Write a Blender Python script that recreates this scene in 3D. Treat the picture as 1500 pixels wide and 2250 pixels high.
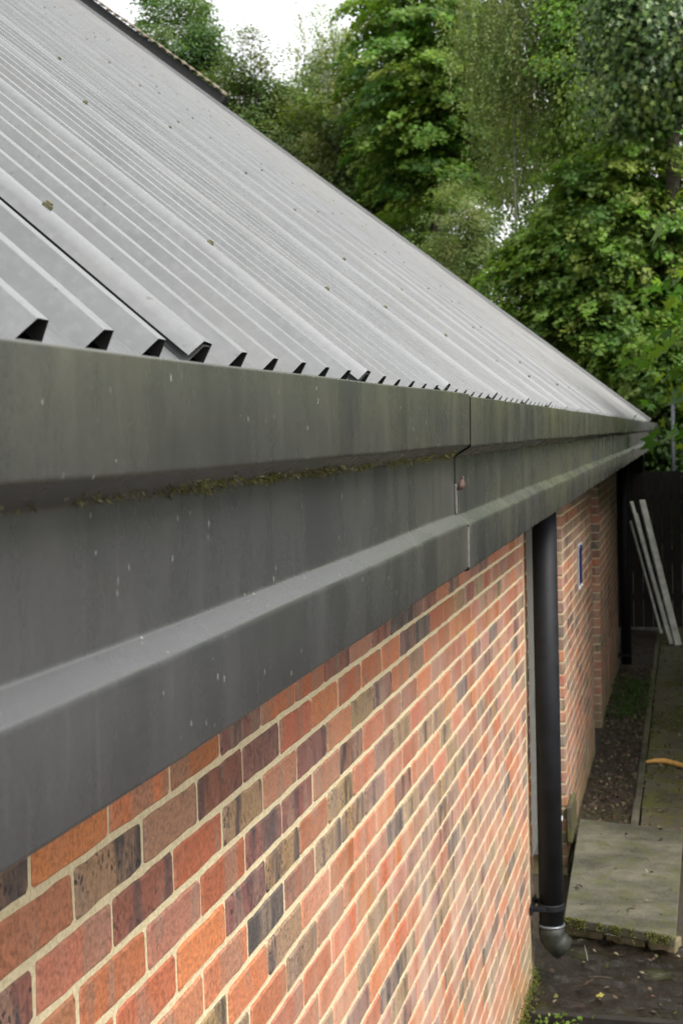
import bpy, bmesh, math, random
import numpy as np
from mathutils import Matrix, Vector

for o in list(bpy.data.objects):
    bpy.data.objects.remove(o)
scene = bpy.context.scene
COL = scene.collection
random.seed(7)
R = math.radians

# ------------------------------------------------------------------ camera
CZ = 2.60                      # eye height above the ground, standing on a ladder
F_PX = 3074.24                 # focal length in pixels of the 1500 x 2250 photograph
YAW, PITCH, ROLL = 0.2413, 0.0542, -0.0265


def cam_axes():
    f = Vector((math.cos(PITCH) * math.cos(YAW), math.cos(PITCH) * math.sin(YAW), -math.sin(PITCH)))
    r = f.cross(Vector((0, 0, 1))).normalized()
    u = r.cross(f)
    return (r * math.cos(ROLL) + u * math.sin(ROLL), -r * math.sin(ROLL) + u * math.cos(ROLL), f)


CR, CU, CF = cam_axes()
cam_d = bpy.data.cameras.new('camera')
cam = bpy.data.objects.new('camera', cam_d)
COL.objects.link(cam)
m = Matrix((CR, CU, -CF)).transposed().to_4x4()
m.translation = (0, 0, CZ)
cam.matrix_world = m
cam_d.sensor_fit = 'VERTICAL'
cam_d.sensor_height = 36.0
cam_d.lens = F_PX / 2250 * 36
cam_d.clip_start = 0.05
cam_d.clip_end = 600
cam_d.dof.use_dof = True
cam_d.dof.focus_distance = 2.6
cam_d.dof.aperture_fstop = 12
scene.camera = cam


def ray(px, py):
    return CR * ((px - 750) / F_PX) + CU * ((1125 - py) / F_PX) + CF


def at_x(px, py, X):           # the point seen at a pixel, at the distance X along the building
    d = ray(px, py)
    return Vector((X, d.y * X / d.x, CZ + d.z * X / d.x))


def project(p):
    q = Vector(p) - Vector((0, 0, CZ))
    z = q.dot(CF)
    if z < 0.02:
        return None
    return (750 + F_PX * q.dot(CR) / z, 1125 - F_PX * q.dot(CU) / z, z)


# ------------------------------------------------------------------ sky, sun, exposure
SUN_EL, SUN_AZ = 54.0, -120.0  # degrees; azimuth measured from +X towards +Y
world = bpy.data.worlds.new('World')
scene.world = world
world.use_nodes = True
wn = world.node_tree
wn.nodes.clear()
wo = wn.nodes.new('ShaderNodeOutputWorld')
bg = wn.nodes.new('ShaderNodeBackground')
sky = wn.nodes.new('ShaderNodeTexSky')
sky.sky_type = 'NISHITA'
sky.sun_disc = False
sky.sun_elevation = R(SUN_EL)
sky.sun_rotation = R(90 - SUN_AZ)
sky.dust_density = 3.0
sky.ozone_density = 1.0
hsv = wn.nodes.new('ShaderNodeHueSaturation')
hsv.inputs['Saturation'].default_value = 0.06
wn.links.new(sky.outputs[0], hsv.inputs['Color'])
wn.links.new(hsv.outputs[0], bg.inputs['Color'])
bg.inputs['Strength'].default_value = 0.15
wn.links.new(bg.outputs[0], wo.inputs['Surface'])

sun_d = bpy.data.lights.new('sun', 'SUN')
sun_d.energy = 1.5
sun_d.angle = R(22)
sun_d.color = (1.0, 0.96, 0.9)
sun = bpy.data.objects.new('sun', sun_d)
COL.objects.link(sun)
sd = Vector((math.cos(R(SUN_EL)) * math.cos(R(SUN_AZ)), math.cos(R(SUN_EL)) * math.sin(R(SUN_AZ)), math.sin(R(SUN_EL))))
sun.rotation_euler = sd.to_track_quat('Z', 'Y').to_euler()
sun.location = (0, -10, 20)

scene.render.engine = 'CYCLES'
scene.view_settings.view_transform = 'Standard'
scene.view_settings.look = 'None'
scene.view_settings.exposure = 1.32
scene.view_settings.gamma = 1.0
scene.view_settings.use_curve_mapping = False


# ------------------------------------------------------------------ helpers: objects
def place(o, parent=None):
    COL.objects.link(o)
    if parent is not None:
        o.parent = parent
        t = parent.location.copy()
        if parent.parent is not None:
            t = t + parent.parent.location - parent.parent.location
        o.matrix_parent_inverse = WORLD_INV[parent.name]
    return o


WORLD_INV = {}


def reg(o):
    """remember the inverse world matrix (everything that gets children is only moved, never turned)"""
    mw = Matrix.Translation(o.location)
    WORLD_INV[o.name] = mw.inverted()
    return o


def tag(o, label=None, cat=None, group=None, kind=None):
    if label:
        o['label'] = label
    if cat:
        o['category'] = cat
    if group:
        o['group'] = group
    if kind:
        o['kind'] = kind
    return o


def thing(name, loc, label, cat, group=None):
    o = bpy.data.objects.new(name, None)
    o.location = loc
    o.empty_display_size = 0.1
    COL.objects.link(o)
    reg(o)
    return tag(o, label, cat, group)


def mesh_obj(name, verts, faces, mat, parent=None, smooth=False, attr=None):
    me = bpy.data.meshes.new(name)
    me.from_pydata([tuple(v) for v in verts], [], faces)
    if attr is not None:
        ca = me.color_attributes.new('bcol', 'FLOAT_COLOR', 'POINT')
        ca.data.foreach_set('color', np.asarray(attr, np.float32).ravel())
    me.update()
    if smooth:
        me.polygons.foreach_set('use_smooth', [True] * len(me.polygons))
    if mat:
        me.materials.append(mat)
    o = bpy.data.objects.new(name, me)
    place(o, parent)
    reg(o)
    return o


class MB:
    """collects shapes for one mesh"""

    def __init__(self):
        self.v, self.f = [], []

    def add(self, v, f):
        n = len(self.v)
        self.v += [tuple(q) for q in v]
        self.f += [tuple(i + n for i in q) for q in f]
        return self

    def box(self, a, b, bev=0.0, jit=0.0):
        bm = bmesh.new()
        bmesh.ops.create_cube(bm, size=1)
        for v in bm.verts:
            for i in range(3):
                v.co[i] = (a[i] + b[i]) / 2 + v.co[i] * (b[i] - a[i]) + random.uniform(-jit, jit)
        if bev:
            bmesh.ops.bevel(bm, geom=list(bm.edges), offset=bev, segments=2, affect='EDGES', profile=0.6)
        bm.verts.index_update()
        self.add([v.co.copy() for v in bm.verts], [[v.index for v in f.verts] for f in bm.faces])
        bm.free()
        return self

    def tube(self, pts, rads, n=12, caps=True):
        pts = [Vector(p) for p in pts]
        base = len(self.v)
        ref = None
        for i, p in enumerate(pts):
            d = (pts[min(i + 1, len(pts) - 1)] - pts[max(i - 1, 0)]).normalized()
            if ref is None:
                ref = Vector((1, 0, 0)) if abs(d.x) < 0.9 else Vector((0, 1, 0))
            a = (ref - d * ref.dot(d)).normalized()
            ref = a
            b = d.cross(a)
            for k in range(n):
                t = 2 * math.pi * k / n
                self.v.append(tuple(p + (a * math.cos(t) + b * math.sin(t)) * rads[i]))
        for i in range(len(pts) - 1):
            for k in range(n):
                k2 = (k + 1) % n
                self.f.append((base + i * n + k, base + i * n + k2, base + (i + 1) * n + k2, base + (i + 1) * n + k))
        if caps:
            self.f.append(tuple(base + k for k in reversed(range(n))))
            self.f.append(tuple(base + (len(pts) - 1) * n + k for k in range(n)))
        return self

    def build(self, name, mat, parent=None, smooth=False):
        return mesh_obj(name, self.v, self.f, mat, parent, smooth)


# ------------------------------------------------------------------ helpers: materials
class NT:
    def __init__(self, name):
        self.m = bpy.data.materials.new(name)
        self.m.use_nodes = True
        self.t = self.m.node_tree
        self.t.nodes.clear()
        self.out = self.t.nodes.new('ShaderNodeOutputMaterial')

    def n(self, typ, props=None, **ins):
        nd = self.t.nodes.new(typ)
        for k, v in (props or {}).items():
            setattr(nd, k, v)
        for k, v in ins.items():
            key = int(k[1:]) if k[0] == 'i' and k[1:].isdigit() else k.replace('_', ' ')
            s = nd.inputs[key]
            if hasattr(v, 'links') or isinstance(v, bpy.types.NodeSocket):
                self.t.links.new(v, s)
            else:
                s.default_value = v
        return nd

    def math(self, op, a, b=0.0, clamp=False):
        return self.n('ShaderNodeMath', {'operation': op, 'use_clamp': clamp}, i0=a, i1=b).outputs[0]

    def ramp(self, fac, lo, hi):
        return self.n('ShaderNodeMapRange', {'clamp': True}, Value=fac, From_Min=lo, From_Max=hi).outputs[0]

    def mix(self, fac, a, b, blend='MIX'):
        nd = self.t.nodes.new('ShaderNodeMix')
        nd.data_type = 'RGBA'
        nd.blend_type = blend
        for s, v in ((nd.inputs[0], fac), (nd.inputs[6], a), (nd.inputs[7], b)):
            if isinstance(v, bpy.types.NodeSocket):
                self.t.links.new(v, s)
            else:
                s.default_value = v if not isinstance(v, tuple) or len(v) == 4 else (*v, 1)
        return nd.outputs[2]

    def pos(self, scale=(1, 1, 1), offset=None):
        g = self.n('ShaderNodeNewGeometry').outputs['Position']
        mp = self.n('ShaderNodeMapping', None, Vector=g, Scale=scale)
        if offset is not None:
            return self.n('ShaderNodeVectorMath', {'operation': 'ADD'}, i0=mp.outputs[0], i1=offset).outputs[0]
        return mp.outputs[0]

    def noise(self, vec, scale=5.0, detail=4.0, rough=0.55):
        return self.n('ShaderNodeTexNoise', None, Vector=vec, Scale=scale, Detail=detail, Roughness=rough).outputs['Fac']

    def voro(self, vec, scale=5.0, feature='F1'):
        return self.n('ShaderNodeTexVoronoi', {'feature': feature}, Vector=vec, Scale=scale).outputs['Distance']

    def bump(self, h, strength=0.3, dist=0.01):
        return self.n('ShaderNodeBump', None, Height=h, Strength=strength, Distance=dist).outputs[0]

    def bsdf(self, color, rough=0.6, normal=None, spec=0.5, metal=0.0):
        nd = self.n('ShaderNodeBsdfPrincipled')
        for k, v in (('Base Color', color), ('Roughness', rough), ('Specular IOR Level', spec), ('Metallic', metal)):
            if isinstance(v, bpy.types.NodeSocket):
                self.t.links.new(v, nd.inputs[k])
            else:
                nd.inputs[k].default_value = v if not isinstance(v, tuple) or len(v) == 4 else (*v, 1)
        if normal is not None:
            self.t.links.new(normal, nd.inputs['Normal'])
        self.t.links.new(nd.outputs[0], self.out.inputs['Surface'])
        return nd


def flat(name, col, rough=0.6, spec=0.4, metal=0.0, var=0.25, scale=30.0, bump=0.15):
    t = NT(name)
    p = t.pos()
    f = t.noise(p, scale, 5, 0.6)
    dark = tuple(c * (1 - var) for c in col)
    lite = tuple(min(1, c * (1 + var)) for c in col)
    c = t.mix(t.ramp(f, 0.3, 0.7), dark, lite)
    t.bsdf(c, rough, t.bump(f, bump, 0.004), spec, metal)
    return t.m


def brick_material(name, per_object):
    t = NT(name)
    if per_object:
        oi = t.n('ShaderNodeObjectInfo')
        base, amt = oi.outputs['Color'], oi.outputs['Alpha']
    else:
        at = t.n('ShaderNodeAttribute', {'attribute_name': 'bcol'})
        base, amt = at.outputs['Color'], at.outputs['Alpha']
    rnd = t.n('ShaderNodeTexWhiteNoise', {'noise_dimensions': '3D'}, Vector=base).outputs['Color']
    off = t.n('ShaderNodeVectorMath', {'operation': 'SCALE'}, i0=rnd, Scale=40.0).outputs[0]
    # upright kiln bands
    band = t.noise(t.pos((13, 13, 3.2), off), 1.0, 2.5, 0.6)
    band2 = t.noise(t.pos((10, 10, 2.0), off), 1.7, 3, 0.6)
    fine = t.noise(t.pos(), 130, 5, 0.65)
    mott = t.noise(t.pos((40, 40, 18), off), 1.0, 4, 0.6)
    c = t.mix(t.math('MULTIPLY', t.ramp(band, 0.55, 0.60), 0.5), base, (0.27, 0.19, 0.135))
    c = t.mix(t.math('MULTIPLY', t.ramp(band2, 0.52, 0.62), amt), c, (0.045, 0.040, 0.045))
    c = t.mix(t.math('MULTIPLY', t.ramp(mott, 0.45, 0.75), 0.5), c, t.mix(0.6, c, (0.36, 0.20, 0.15)))
    c = t.mix(t.ramp(fine, 0.34, 0.60), t.mix(0.5, c, (0.03, 0.02, 0.015)), c)
    pit = t.math('LESS_THAN', t.voro(t.pos(), 260), 0.16)
    c = t.mix(t.math('MULTIPLY', pit, 0.5), c, (0.03, 0.022, 0.02))
    # burnt iron spots
    wv = t.n('ShaderNodeVectorMath', {'operation': 'ADD'}, i0=t.pos((1.3, 1.3, 0.8), off), i1=t.n('ShaderNodeVectorMath', {'operation': 'SCALE'}, i0=t.n('ShaderNodeTexNoise', None, Vector=t.pos(), Scale=90.0).outputs['Color'], Scale=0.012).outputs[0]).outputs[0]
    sv = t.voro(wv, 80)
    gate = t.ramp(t.noise(t.pos((1, 1, 1), off), 15, 3), 0.40, 0.58)
    spot = t.math('MULTIPLY', t.math('SUBTRACT', 1.0, t.ramp(sv, 0.24, 0.38)), t.math('MULTIPLY', gate, amt))
    c = t.mix(t.math('MULTIPLY', spot, 0.95), c, (0.012, 0.012, 0.015))
    # paler mottling low down and further along, and the green foot of the wall
    sep = t.n('ShaderNodeSeparateXYZ', None, Vector=t.n('ShaderNodeNewGeometry').outputs['Position'])
    pale_mott = t.ramp(t.noise(t.pos((9, 9, 2.2)), 1.0, 5, 0.7), 0.36, 0.72)
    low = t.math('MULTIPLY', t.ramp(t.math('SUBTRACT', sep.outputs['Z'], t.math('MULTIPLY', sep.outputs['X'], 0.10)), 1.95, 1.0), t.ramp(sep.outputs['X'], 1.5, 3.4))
    c = t.mix(t.math('MULTIPLY', t.math('MULTIPLY', pale_mott, low), 0.75), c, (0.50, 0.38, 0.30))
    wob = t.noise(t.pos((5, 5, 5)), 1.0, 4)
    foot = t.ramp(t.math('ADD', sep.outputs['Z'], t.math('MULTIPLY', wob, 0.55)), 0.72, 0.28)
    c = t.mix(t.math('MULTIPLY', foot, 0.62), c, (0.13, 0.12, 0.045))
    h = t.math('ADD', t.math('MULTIPLY', fine, 0.6), t.math('MULTIPLY', t.noise(t.pos((60, 60, 22), off), 1.0, 3), 0.6))
    h = t.math('SUBTRACT', h, t.math('MULTIPLY', spot, 0.5))
    t.bsdf(c, t.ramp(fine, -0.6, 1.3), t.bump(h, 0.5, 0.004), 0.5)
    return t.m


M = {}
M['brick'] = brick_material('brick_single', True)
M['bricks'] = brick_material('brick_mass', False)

t = NT('mortar')
f1 = t.noise(t.pos(), 160, 6, 0.7)
f2 = t.noise(t.pos((3, 3, 3)), 1.5, 4)
sep = t.n('ShaderNodeSeparateXYZ', None, Vector=t.n('ShaderNodeNewGeometry').outputs['Position'])
c = t.mix(t.ramp(f1, 0.3, 0.7), (0.48, 0.395, 0.235), (0.72, 0.615, 0.40))
c = t.mix(t.math('MULTIPLY', t.ramp(f2, 0.45, 0.7), 0.4), c, (0.54, 0.455, 0.30))
foot = t.ramp(t.math('ADD', sep.outputs['Z'], t.math('MULTIPLY', t.noise(t.pos((5, 5, 5)), 1.0, 4), 0.55)), 0.72, 0.28)
c = t.mix(t.math('MULTIPLY', foot, 0.6), c, (0.16, 0.145, 0.06))
t.bsdf(c, 0.9, t.bump(t.math('ADD', f1, t.noise(t.pos(), 45, 4)), 0.7, 0.005), 0.2)
M['mortar'] = t.m


def coated(name, base, lite, algae_gain, speck=1.0):
    """weathered powder-coated sheet: rain streaks, algae film, droppings"""
    t = NT(name)
    st = t.noise(t.pos((55, 55, 5)), 1.0, 5, 0.65)
    st2 = t.noise(t.pos((7, 7, 2.4)), 1.0, 6, 0.65)
    gr = t.noise(t.pos(), 420, 3, 0.7)
    cl = t.noise(t.pos((1.1, 1.1, 5)), 1.0, 4, 0.6)
    c = t.mix(t.ramp(st2, 0.35, 0.72), base, lite)
    c = t.mix(t.math('MULTIPLY', t.ramp(st, 0.56, 0.78), 0.30), c, tuple(x * 1.6 for x in lite))
    c = t.mix(t.math('MULTIPLY', t.ramp(st, 0.46, 0.25), 0.22), c, tuple(x * 0.75 for x in base))
    sep = t.n('ShaderNodeSeparateXYZ', None, Vector=t.n('ShaderNodeNewGeometry').outputs['Position'])
    farx = t.ramp(sep.outputs['X'], 1.6, 5.0)
    nearlip = t.ramp(sep.outputs['Z'], 2.50, 2.70)
    alg = t.math('ADD', t.math('MULTIPLY', farx, 0.55), t.math('MULTIPLY', nearlip, 0.55))
    alg = t.math('MULTIPLY', alg, t.ramp(t.math('ADD', t.math('MULTIPLY', cl, 0.6), t.math('MULTIPLY', st2, 0.5)), 0.42, 0.70))
    c = t.mix(t.math('MULTIPLY', alg, algae_gain, True), c, (0.125, 0.122, 0.046))
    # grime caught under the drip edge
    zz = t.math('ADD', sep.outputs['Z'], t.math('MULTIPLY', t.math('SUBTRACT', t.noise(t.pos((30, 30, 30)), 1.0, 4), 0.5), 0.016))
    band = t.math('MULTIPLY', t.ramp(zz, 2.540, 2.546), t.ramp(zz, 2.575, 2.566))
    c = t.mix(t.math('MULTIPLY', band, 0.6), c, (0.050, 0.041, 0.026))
    # pale droppings, longer than wide
    v = t.voro(t.pos((1.0, 1.0, 0.32)), 85)
    g = t.noise(t.pos(), 17, 3)
    g2 = t.noise(t.pos((70, 70, 25)), 1.0, 2)
    sp = t.math('MULTIPLY', t.math('LESS_THAN', v, 0.105), t.math('GREATER_THAN', g, 0.54))
    sp = t.math('MULTIPLY', sp, t.ramp(g2, 0.42, 0.52))
    c = t.mix(t.math('MULTIPLY', sp, 0.75 * speck), c, (0.42, 0.41, 0.37))
    run = t.noise(t.pos((75, 75, 3.0)), 1.0, 2, 0.5)
    rg_ = t.ramp(t.noise(t.pos((9, 9, 4)), 1.0, 3), 0.52, 0.66)
    c = t.mix(t.math('MULTIPLY', t.math('MULTIPLY', t.ramp(run, 0.58, 0.85), rg_), 0.22), c, (0.13, 0.125, 0.105))
    gr2 = t.noise(t.pos((1, 1, 0.85)), 260, 3, 0.7)
    c = t.mix(t.math('MULTIPLY', t.ramp(gr2, 0.48, 0.72), 0.35), c, tuple(x * 1.5 for x in lite))
    c = t.mix(t.math('MULTIPLY', t.ramp(gr2, 0.48, 0.28), 0.35), c, tuple(x * 0.6 for x in base))
    bl = t.noise(t.pos((2.2, 2.2, 6)), 1.0, 5, 0.7)
    c = t.mix(t.math('MULTIPLY', t.ramp(bl, 0.5, 0.72), 0.3), c, (0.050, 0.048, 0.044))
    h = t.math('ADD', gr, t.math('MULTIPLY', t.noise(t.pos((6, 6, 6)), 1.0, 3), 2.0))
    t.bsdf(c, t.ramp(st2, -0.10, 2.1), t.bump(h, 0.05, 0.002), 0.8)
    return t.m


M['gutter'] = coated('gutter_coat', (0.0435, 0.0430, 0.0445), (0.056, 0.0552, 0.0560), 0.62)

# roof metal: streaks run up the slope
PITCH_R, SKEW = R(38.0), R(14.5)
RD = Vector((math.sin(SKEW), math.cos(SKEW) * math.cos(PITCH_R), math.cos(SKEW) * math.sin(PITCH_R)))   # along a rib
RN = Vector((0, -math.sin(PITCH_R), math.cos(PITCH_R)))                                                # roof normal
t = NT('roof_coat')
g = t.n('ShaderNodeNewGeometry').outputs['Position']
slope = t.n('ShaderNodeVectorMath', {'operation': 'DOT_PRODUCT'}, i0=g, i1=tuple(RD)).outputs['Value']
across = t.n('ShaderNodeVectorMath', {'operation': 'DOT_PRODUCT'}, i0=g, i1=(1, -RD.x / RD.y * math.cos(PITCH_R) ** 2, -RD.x / RD.y * math.cos(PITCH_R) * math.sin(PITCH_R))).outputs['Value']
vec = t.n('ShaderNodeCombineXYZ', None, X=across, Y=t.math('MULTIPLY', slope, 0.12), Z=0.0).outputs[0]
vec2 = t.n('ShaderNodeCombineXYZ', None, X=across, Y=t.math('MULTIPLY', slope, 0.5), Z=0.0).outputs[0]
s1 = t.noise(vec, 26, 4, 0.6)
s2 = t.noise(vec2, 1.4, 5, 0.6)
s3 = t.noise(g, 55, 5, 0.7)
oi = t.n('ShaderNodeObjectInfo')
c = t.mix(t.ramp(s1, 0.35, 0.7), (0.104, 0.109, 0.112), (0.138, 0.143, 0.146))
c = t.mix(t.math('MULTIPLY', t.ramp(s2, 0.48, 0.72), 0.5), c, (0.135, 0.130, 0.118))
c = t.mix(t.math('MULTIPLY', t.ramp(s3, 0.5, 0.75), 0.22), c, (0.215, 0.22, 0.222))
c = t.mix(t.math('MULTIPLY', oi.outputs['Alpha'], t.ramp(s2, 0.2, 0.6)), c, (0.125, 0.115, 0.09))
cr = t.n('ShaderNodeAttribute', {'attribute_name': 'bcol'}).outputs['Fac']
c = t.mix(t.math('MULTIPLY', t.math('MULTIPLY', cr, t.ramp(s1, 0.1, 0.5)), 0.75), c, (0.195, 0.20, 0.203))  # rib crests painted paler, standing in for the light they catch
dv = t.voro(g, 38)
dk = t.math('MULTIPLY', t.math('LESS_THAN', dv, 0.13), t.math('GREATER_THAN', t.noise(g, 9, 3), 0.57))
c = t.mix(t.math('MULTIPLY', dk, 0.55), c, (0.08, 0.075, 0.06))
t.bsdf(c, t.ramp(s3, -0.3, 1.5), t.bump(t.math('ADD', s3, t.math('MULTIPLY', s2, 2.0)), 0.08, 0.004), 0.5, 0.15)
M['roof'] = t.m
M['deck'] = flat('roof_deck', (0.02, 0.02, 0.02), 0.9)
M['dirt'] = flat('gutter_dirt', (0.05, 0.04, 0.025), 0.95, var=0.5)
M['pipe'] = flat('black_plastic', (0.007, 0.008, 0.010), 0.6, 0.22, var=0.35, scale=14, bump=0.05)
M['pipe_old'] = flat('mossy_plastic', (0.018, 0.020, 0.015), 0.5, 0.4, var=0.7, scale=38)
M['steel'] = flat('worn_steel', (0.12, 0.13, 0.14), 0.45, 0.5, 0.4, scale=40)
M['concrete'] = None
M['soffit'] = flat('soffit_board', (0.11, 0.105, 0.095), 0.8)
M['door_grey'] = flat('grey_door', (0.13, 0.13, 0.12), 0.6)
M['door_brown'] = flat('brown_timber', (0.085, 0.055, 0.032), 0.75, var=0.4, scale=12)
M['fence'] = flat('dark_fence', (0.013, 0.010, 0.007), 0.85, var=0.5, scale=9)
M['batten'] = flat('old_white_paint', (0.42, 0.42, 0.37), 0.7, var=0.3, scale=10)
M['sealant'] = flat('old_sealant', (0.115, 0.11, 0.098), 0.7, var=0.3, scale=60)
M['white'] = flat('white_plastic', (0.72, 0.72, 0.72), 0.5, var=0.08)
M['blue'] = flat('blue_sign', (0.02, 0.03, 0.14), 0.45, var=0.2)
M['cut_wood'] = flat('fresh_wood', (0.58, 0.33, 0.09), 0.7, var=0.35, scale=25)
M['bark'] = flat('bark', (0.055, 0.045, 0.033), 0.95, var=0.5, scale=14, bump=0.8)
M['birch_bark'] = flat('pale_bark', (0.30, 0.28, 0.25), 0.9, var=0.5, scale=7, bump=0.4)
M['tile'] = flat('clay_tile', (0.15, 0.12, 0.088), 0.85, var=0.35, scale=12)
M['joint'] = flat('movement_joint', (0.05, 0.032, 0.018), 0.9, var=0.4)
M['leaf_brown'] = flat('dead_leaf', (0.07, 0.04, 0.03), 0.7, var=0.4, scale=60)
M['leaf_yellow'] = flat('yellow_leaf', (0.26, 0.23, 0.05), 0.6, var=0.3, scale=60)
M['cap'] = flat('screw_cap', (0.11, 0.105, 0.06), 0.7, var=0.4, scale=90)

t = NT('old_concrete')
a = t.noise(t.pos((1.7, 1, 1)), 2.0, 7, 0.72)
b = t.noise(t.pos(), 70, 5, 0.7)
d = t.noise(t.pos(), 7, 5, 0.65)
c = t.mix(t.ramp(a, 0.40, 0.62), (0.034, 0.033, 0.022), (0.112, 0.104, 0.074))
c = t.mix(t.math('MULTIPLY', t.ramp(b, 0.45, 0.75), 0.4), c, (0.185, 0.17, 0.125))
c = t.mix(t.math('MULTIPLY', t.ramp(d, 0.50, 0.64), 0.6), c, (0.060, 0.064, 0.018))
t.bsdf(c, 0.85, t.bump(b, 0.5, 0.004), 0.3)
M['concrete'] = t.m

t = NT('mossy_flag')
a = t.noise(t.pos(), 2.2, 6, 0.65)
b = t.noise(t.pos(), 55, 5, 0.7)
d = t.noise(t.pos(), 5.5, 6, 0.7)
c = t.mix(t.ramp(a, 0.35, 0.68), (0.055, 0.047, 0.030), (0.135, 0.118, 0.078))
c = t.mix(t.math('MULTIPLY', t.ramp(d, 0.46, 0.58), 0.85), c, (0.095, 0.098, 0.018))
t.bsdf(c, t.ramp(a, -0.2, 1.1), t.bump(b, 0.7, 0.008), 0.4)
M['flag'] = t.m

t = NT('soil')
a = t.noise(t.pos(), 3.0, 6, 0.7)
b = t.noise(t.pos(), 60, 6, 0.75)
d = t.noise(t.pos(), 1.3, 5, 0.6)
c = t.mix(t.ramp(b, 0.3, 0.72), (0.018, 0.013, 0.009), (0.085, 0.062, 0.042))
c = t.mix(t.math('MULTIPLY', t.ramp(d, 0.52, 0.66), 0.6), c, (0.05, 0.056, 0.012))
t.bsdf(c, t.ramp(a, 0.1, 0.95), t.bump(b, 0.9, 0.02), 0.45)
M['soil'] = t.m


t = NT('wet_soil')
a = t.noise(t.pos(), 2.2, 6, 0.7)
b = t.noise(t.pos(), 45, 6, 0.75)
d = t.noise(t.pos(), 4.0, 5, 0.65)
c = t.mix(t.ramp(b, 0.3, 0.72), (0.006, 0.005, 0.004), (0.022, 0.016, 0.010))
c = t.mix(t.math('MULTIPLY', t.ramp(d, 0.54, 0.66), 0.7), c, (0.026, 0.028, 0.007))
c = t.mix(t.math('MULTIPLY', t.ramp(a, 0.60, 0.72), 0.5), c, (0.075, 0.032, 0.012))
t.bsdf(c, t.ramp(a, 0.46, 0.78), t.bump(t.math('ADD', b, d), 0.5, 0.02), 0.6)
M['wet_soil'] = t.m


def leaf_material(name, rough=0.5, spec=0.35, trans=0.42, bump=False):
    t = NT(name)
    at = t.n('ShaderNodeAttribute', {'attribute_name': 'bcol'})
    c = at.outputs['Color']
    nd = t.bsdf(c, rough, None, spec)
    tr = t.n('ShaderNodeBsdfTranslucent')
    warm = t.mix(1.0, c, (1.35, 1.5, 0.55), 'MULTIPLY')
    t.t.links.new(warm, tr.inputs['Color'])
    mx = t.n('ShaderNodeMixShader', None, Fac=trans)
    t.t.links.new(nd.outputs[0], mx.inputs[1])
    t.t.links.new(tr.outputs[0], mx.inputs[2])
    t.t.links.new(mx.outputs[0], t.out.inputs['Surface'])
    return t.m


M['leaf'] = leaf_material('leaf')
M['leaf_gloss'] = leaf_material('leaf_glossy', 0.42, 0.45, 0.2)
M['litter'] = leaf_material('litter', 0.75, 0.2, 0.1)

# ================================================================== the setting
YW = 0.7325                    # outer face of the brick wall
G = 0.0                        # ground level


def grid_sheet(name, x0, x1, y0, y1, nx, ny, z, amp, mat, seed=0):
    rs = np.random.RandomState(seed)
    v, f = [], []
    for i in range(nx + 1):
        for j in range(ny + 1):
            v.append((x0 + (x1 - x0) * i / nx, y0 + (y1 - y0) * j / ny, z + rs.uniform(-amp, amp)))
    for i in range(nx):
        for j in range(ny):
            a = i * (ny + 1) + j
            f.append((a, a + ny + 1, a + ny + 2, a + 1))
    return mesh_obj(name, v, f, mat, None, True)


o = mesh_obj('ground', [(-150, -150, -0.14), (250, -150, -0.14), (250, 150, -0.14), (-150, 150, -0.14)], [(0, 1, 2, 3)], M['soil'])
tag(o, kind='structure', label='dark bare soil under the trees')
o = grid_sheet('soil', 8.86, 18.4, 0.375, 0.80, 150, 14, -0.012, 0.012, M['soil'], 3)
tag(o, kind='structure', label='soil bed strewn with leaves along the brick wall')
o = grid_sheet('soil', -2.0, 6.93, -1.6, 0.80, 170, 60, -0.03, 0.012, M['wet_soil'], 4)
tag(o, kind='structure', label='weedy bare soil below the near brick wall')
o = grid_sheet('soil', 6.13, 7.1, -1.4, 0.80, 40, 60, -0.008, 0.014, M['wet_soil'], 5)
tag(o, kind='structure', label='wet dark soil hollow under the downpipe outlet')

# paving flags beside the soil bed
path = thing('path', (12, -0.5, -0.03), 'mossy paving flags beside the soil bed', None)
path['kind'] = 'structure'
random.seed(11)
x = 8.93
row = 0
while x < 18.2:
    L = 0.6 if row else 0.75
    for c_ in range(4):
        y1 = 0.318 - c_ * 0.607 + random.uniform(-0.004, 0.004)
        zt = 0.0 + random.uniform(-0.008, 0.008)
        MB().box((x, y1 - 0.598, -0.06), (x + L - 0.012, y1, zt), 0.006, 0.003).build('paving_slab', M['flag'], path)
    x += L
    row += 1
kerb = thing('kerb', (12, 0.35, -0.05), 'narrow concrete edging kerb between soil bed and paving', None)
kerb['kind'] = 'structure'
x = 8.9
while x < 18.0:
    MB().box((x, 0.327, -0.1), (x + 0.905, 0.374, 0.018 + random.uniform(-0.006, 0.006)), 0.006, 0.004).build('kerb_stone', M['flag' if x > 11.5 else 'concrete'], kerb)
    x += 0.914
# timber edge in front of the wet hollow
edge = thing('edging_board', (6.1, -0.2, -0.03), 'dark rotten timber edging board lying across the soil', 'board')
MB().box((6.085, -1.3, -0.06), (6.125, 0.70, 0.025), 0.005, 0.004).build('board', M['fence'], edge)
MB().box((6.13, -1.3, -0.06), (6.155, 0.69, 0.012), 0.004, 0.003).build('board', M['flag'], edge)

# doorstep: three flags on a brick footing
step = thing('doorstep', (7.9, 0.35, 0), 'concrete slab doorstep on a low brick footing', 'doorstep')
SC = [Vector((7.13, 0.635)), Vector((6.93, 0.075)), Vector((8.82, 0.040)), Vector((8.98, 0.690))]   # near left, near right, far right, far left


def slab_pt(u, v):             # u along the wall, v from the wall outwards
    a = SC[0] * (1 - v) + SC[1] * v
    b = SC[3] * (1 - v) + SC[2] * v
    return a * (1 - u) + b * u


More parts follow.
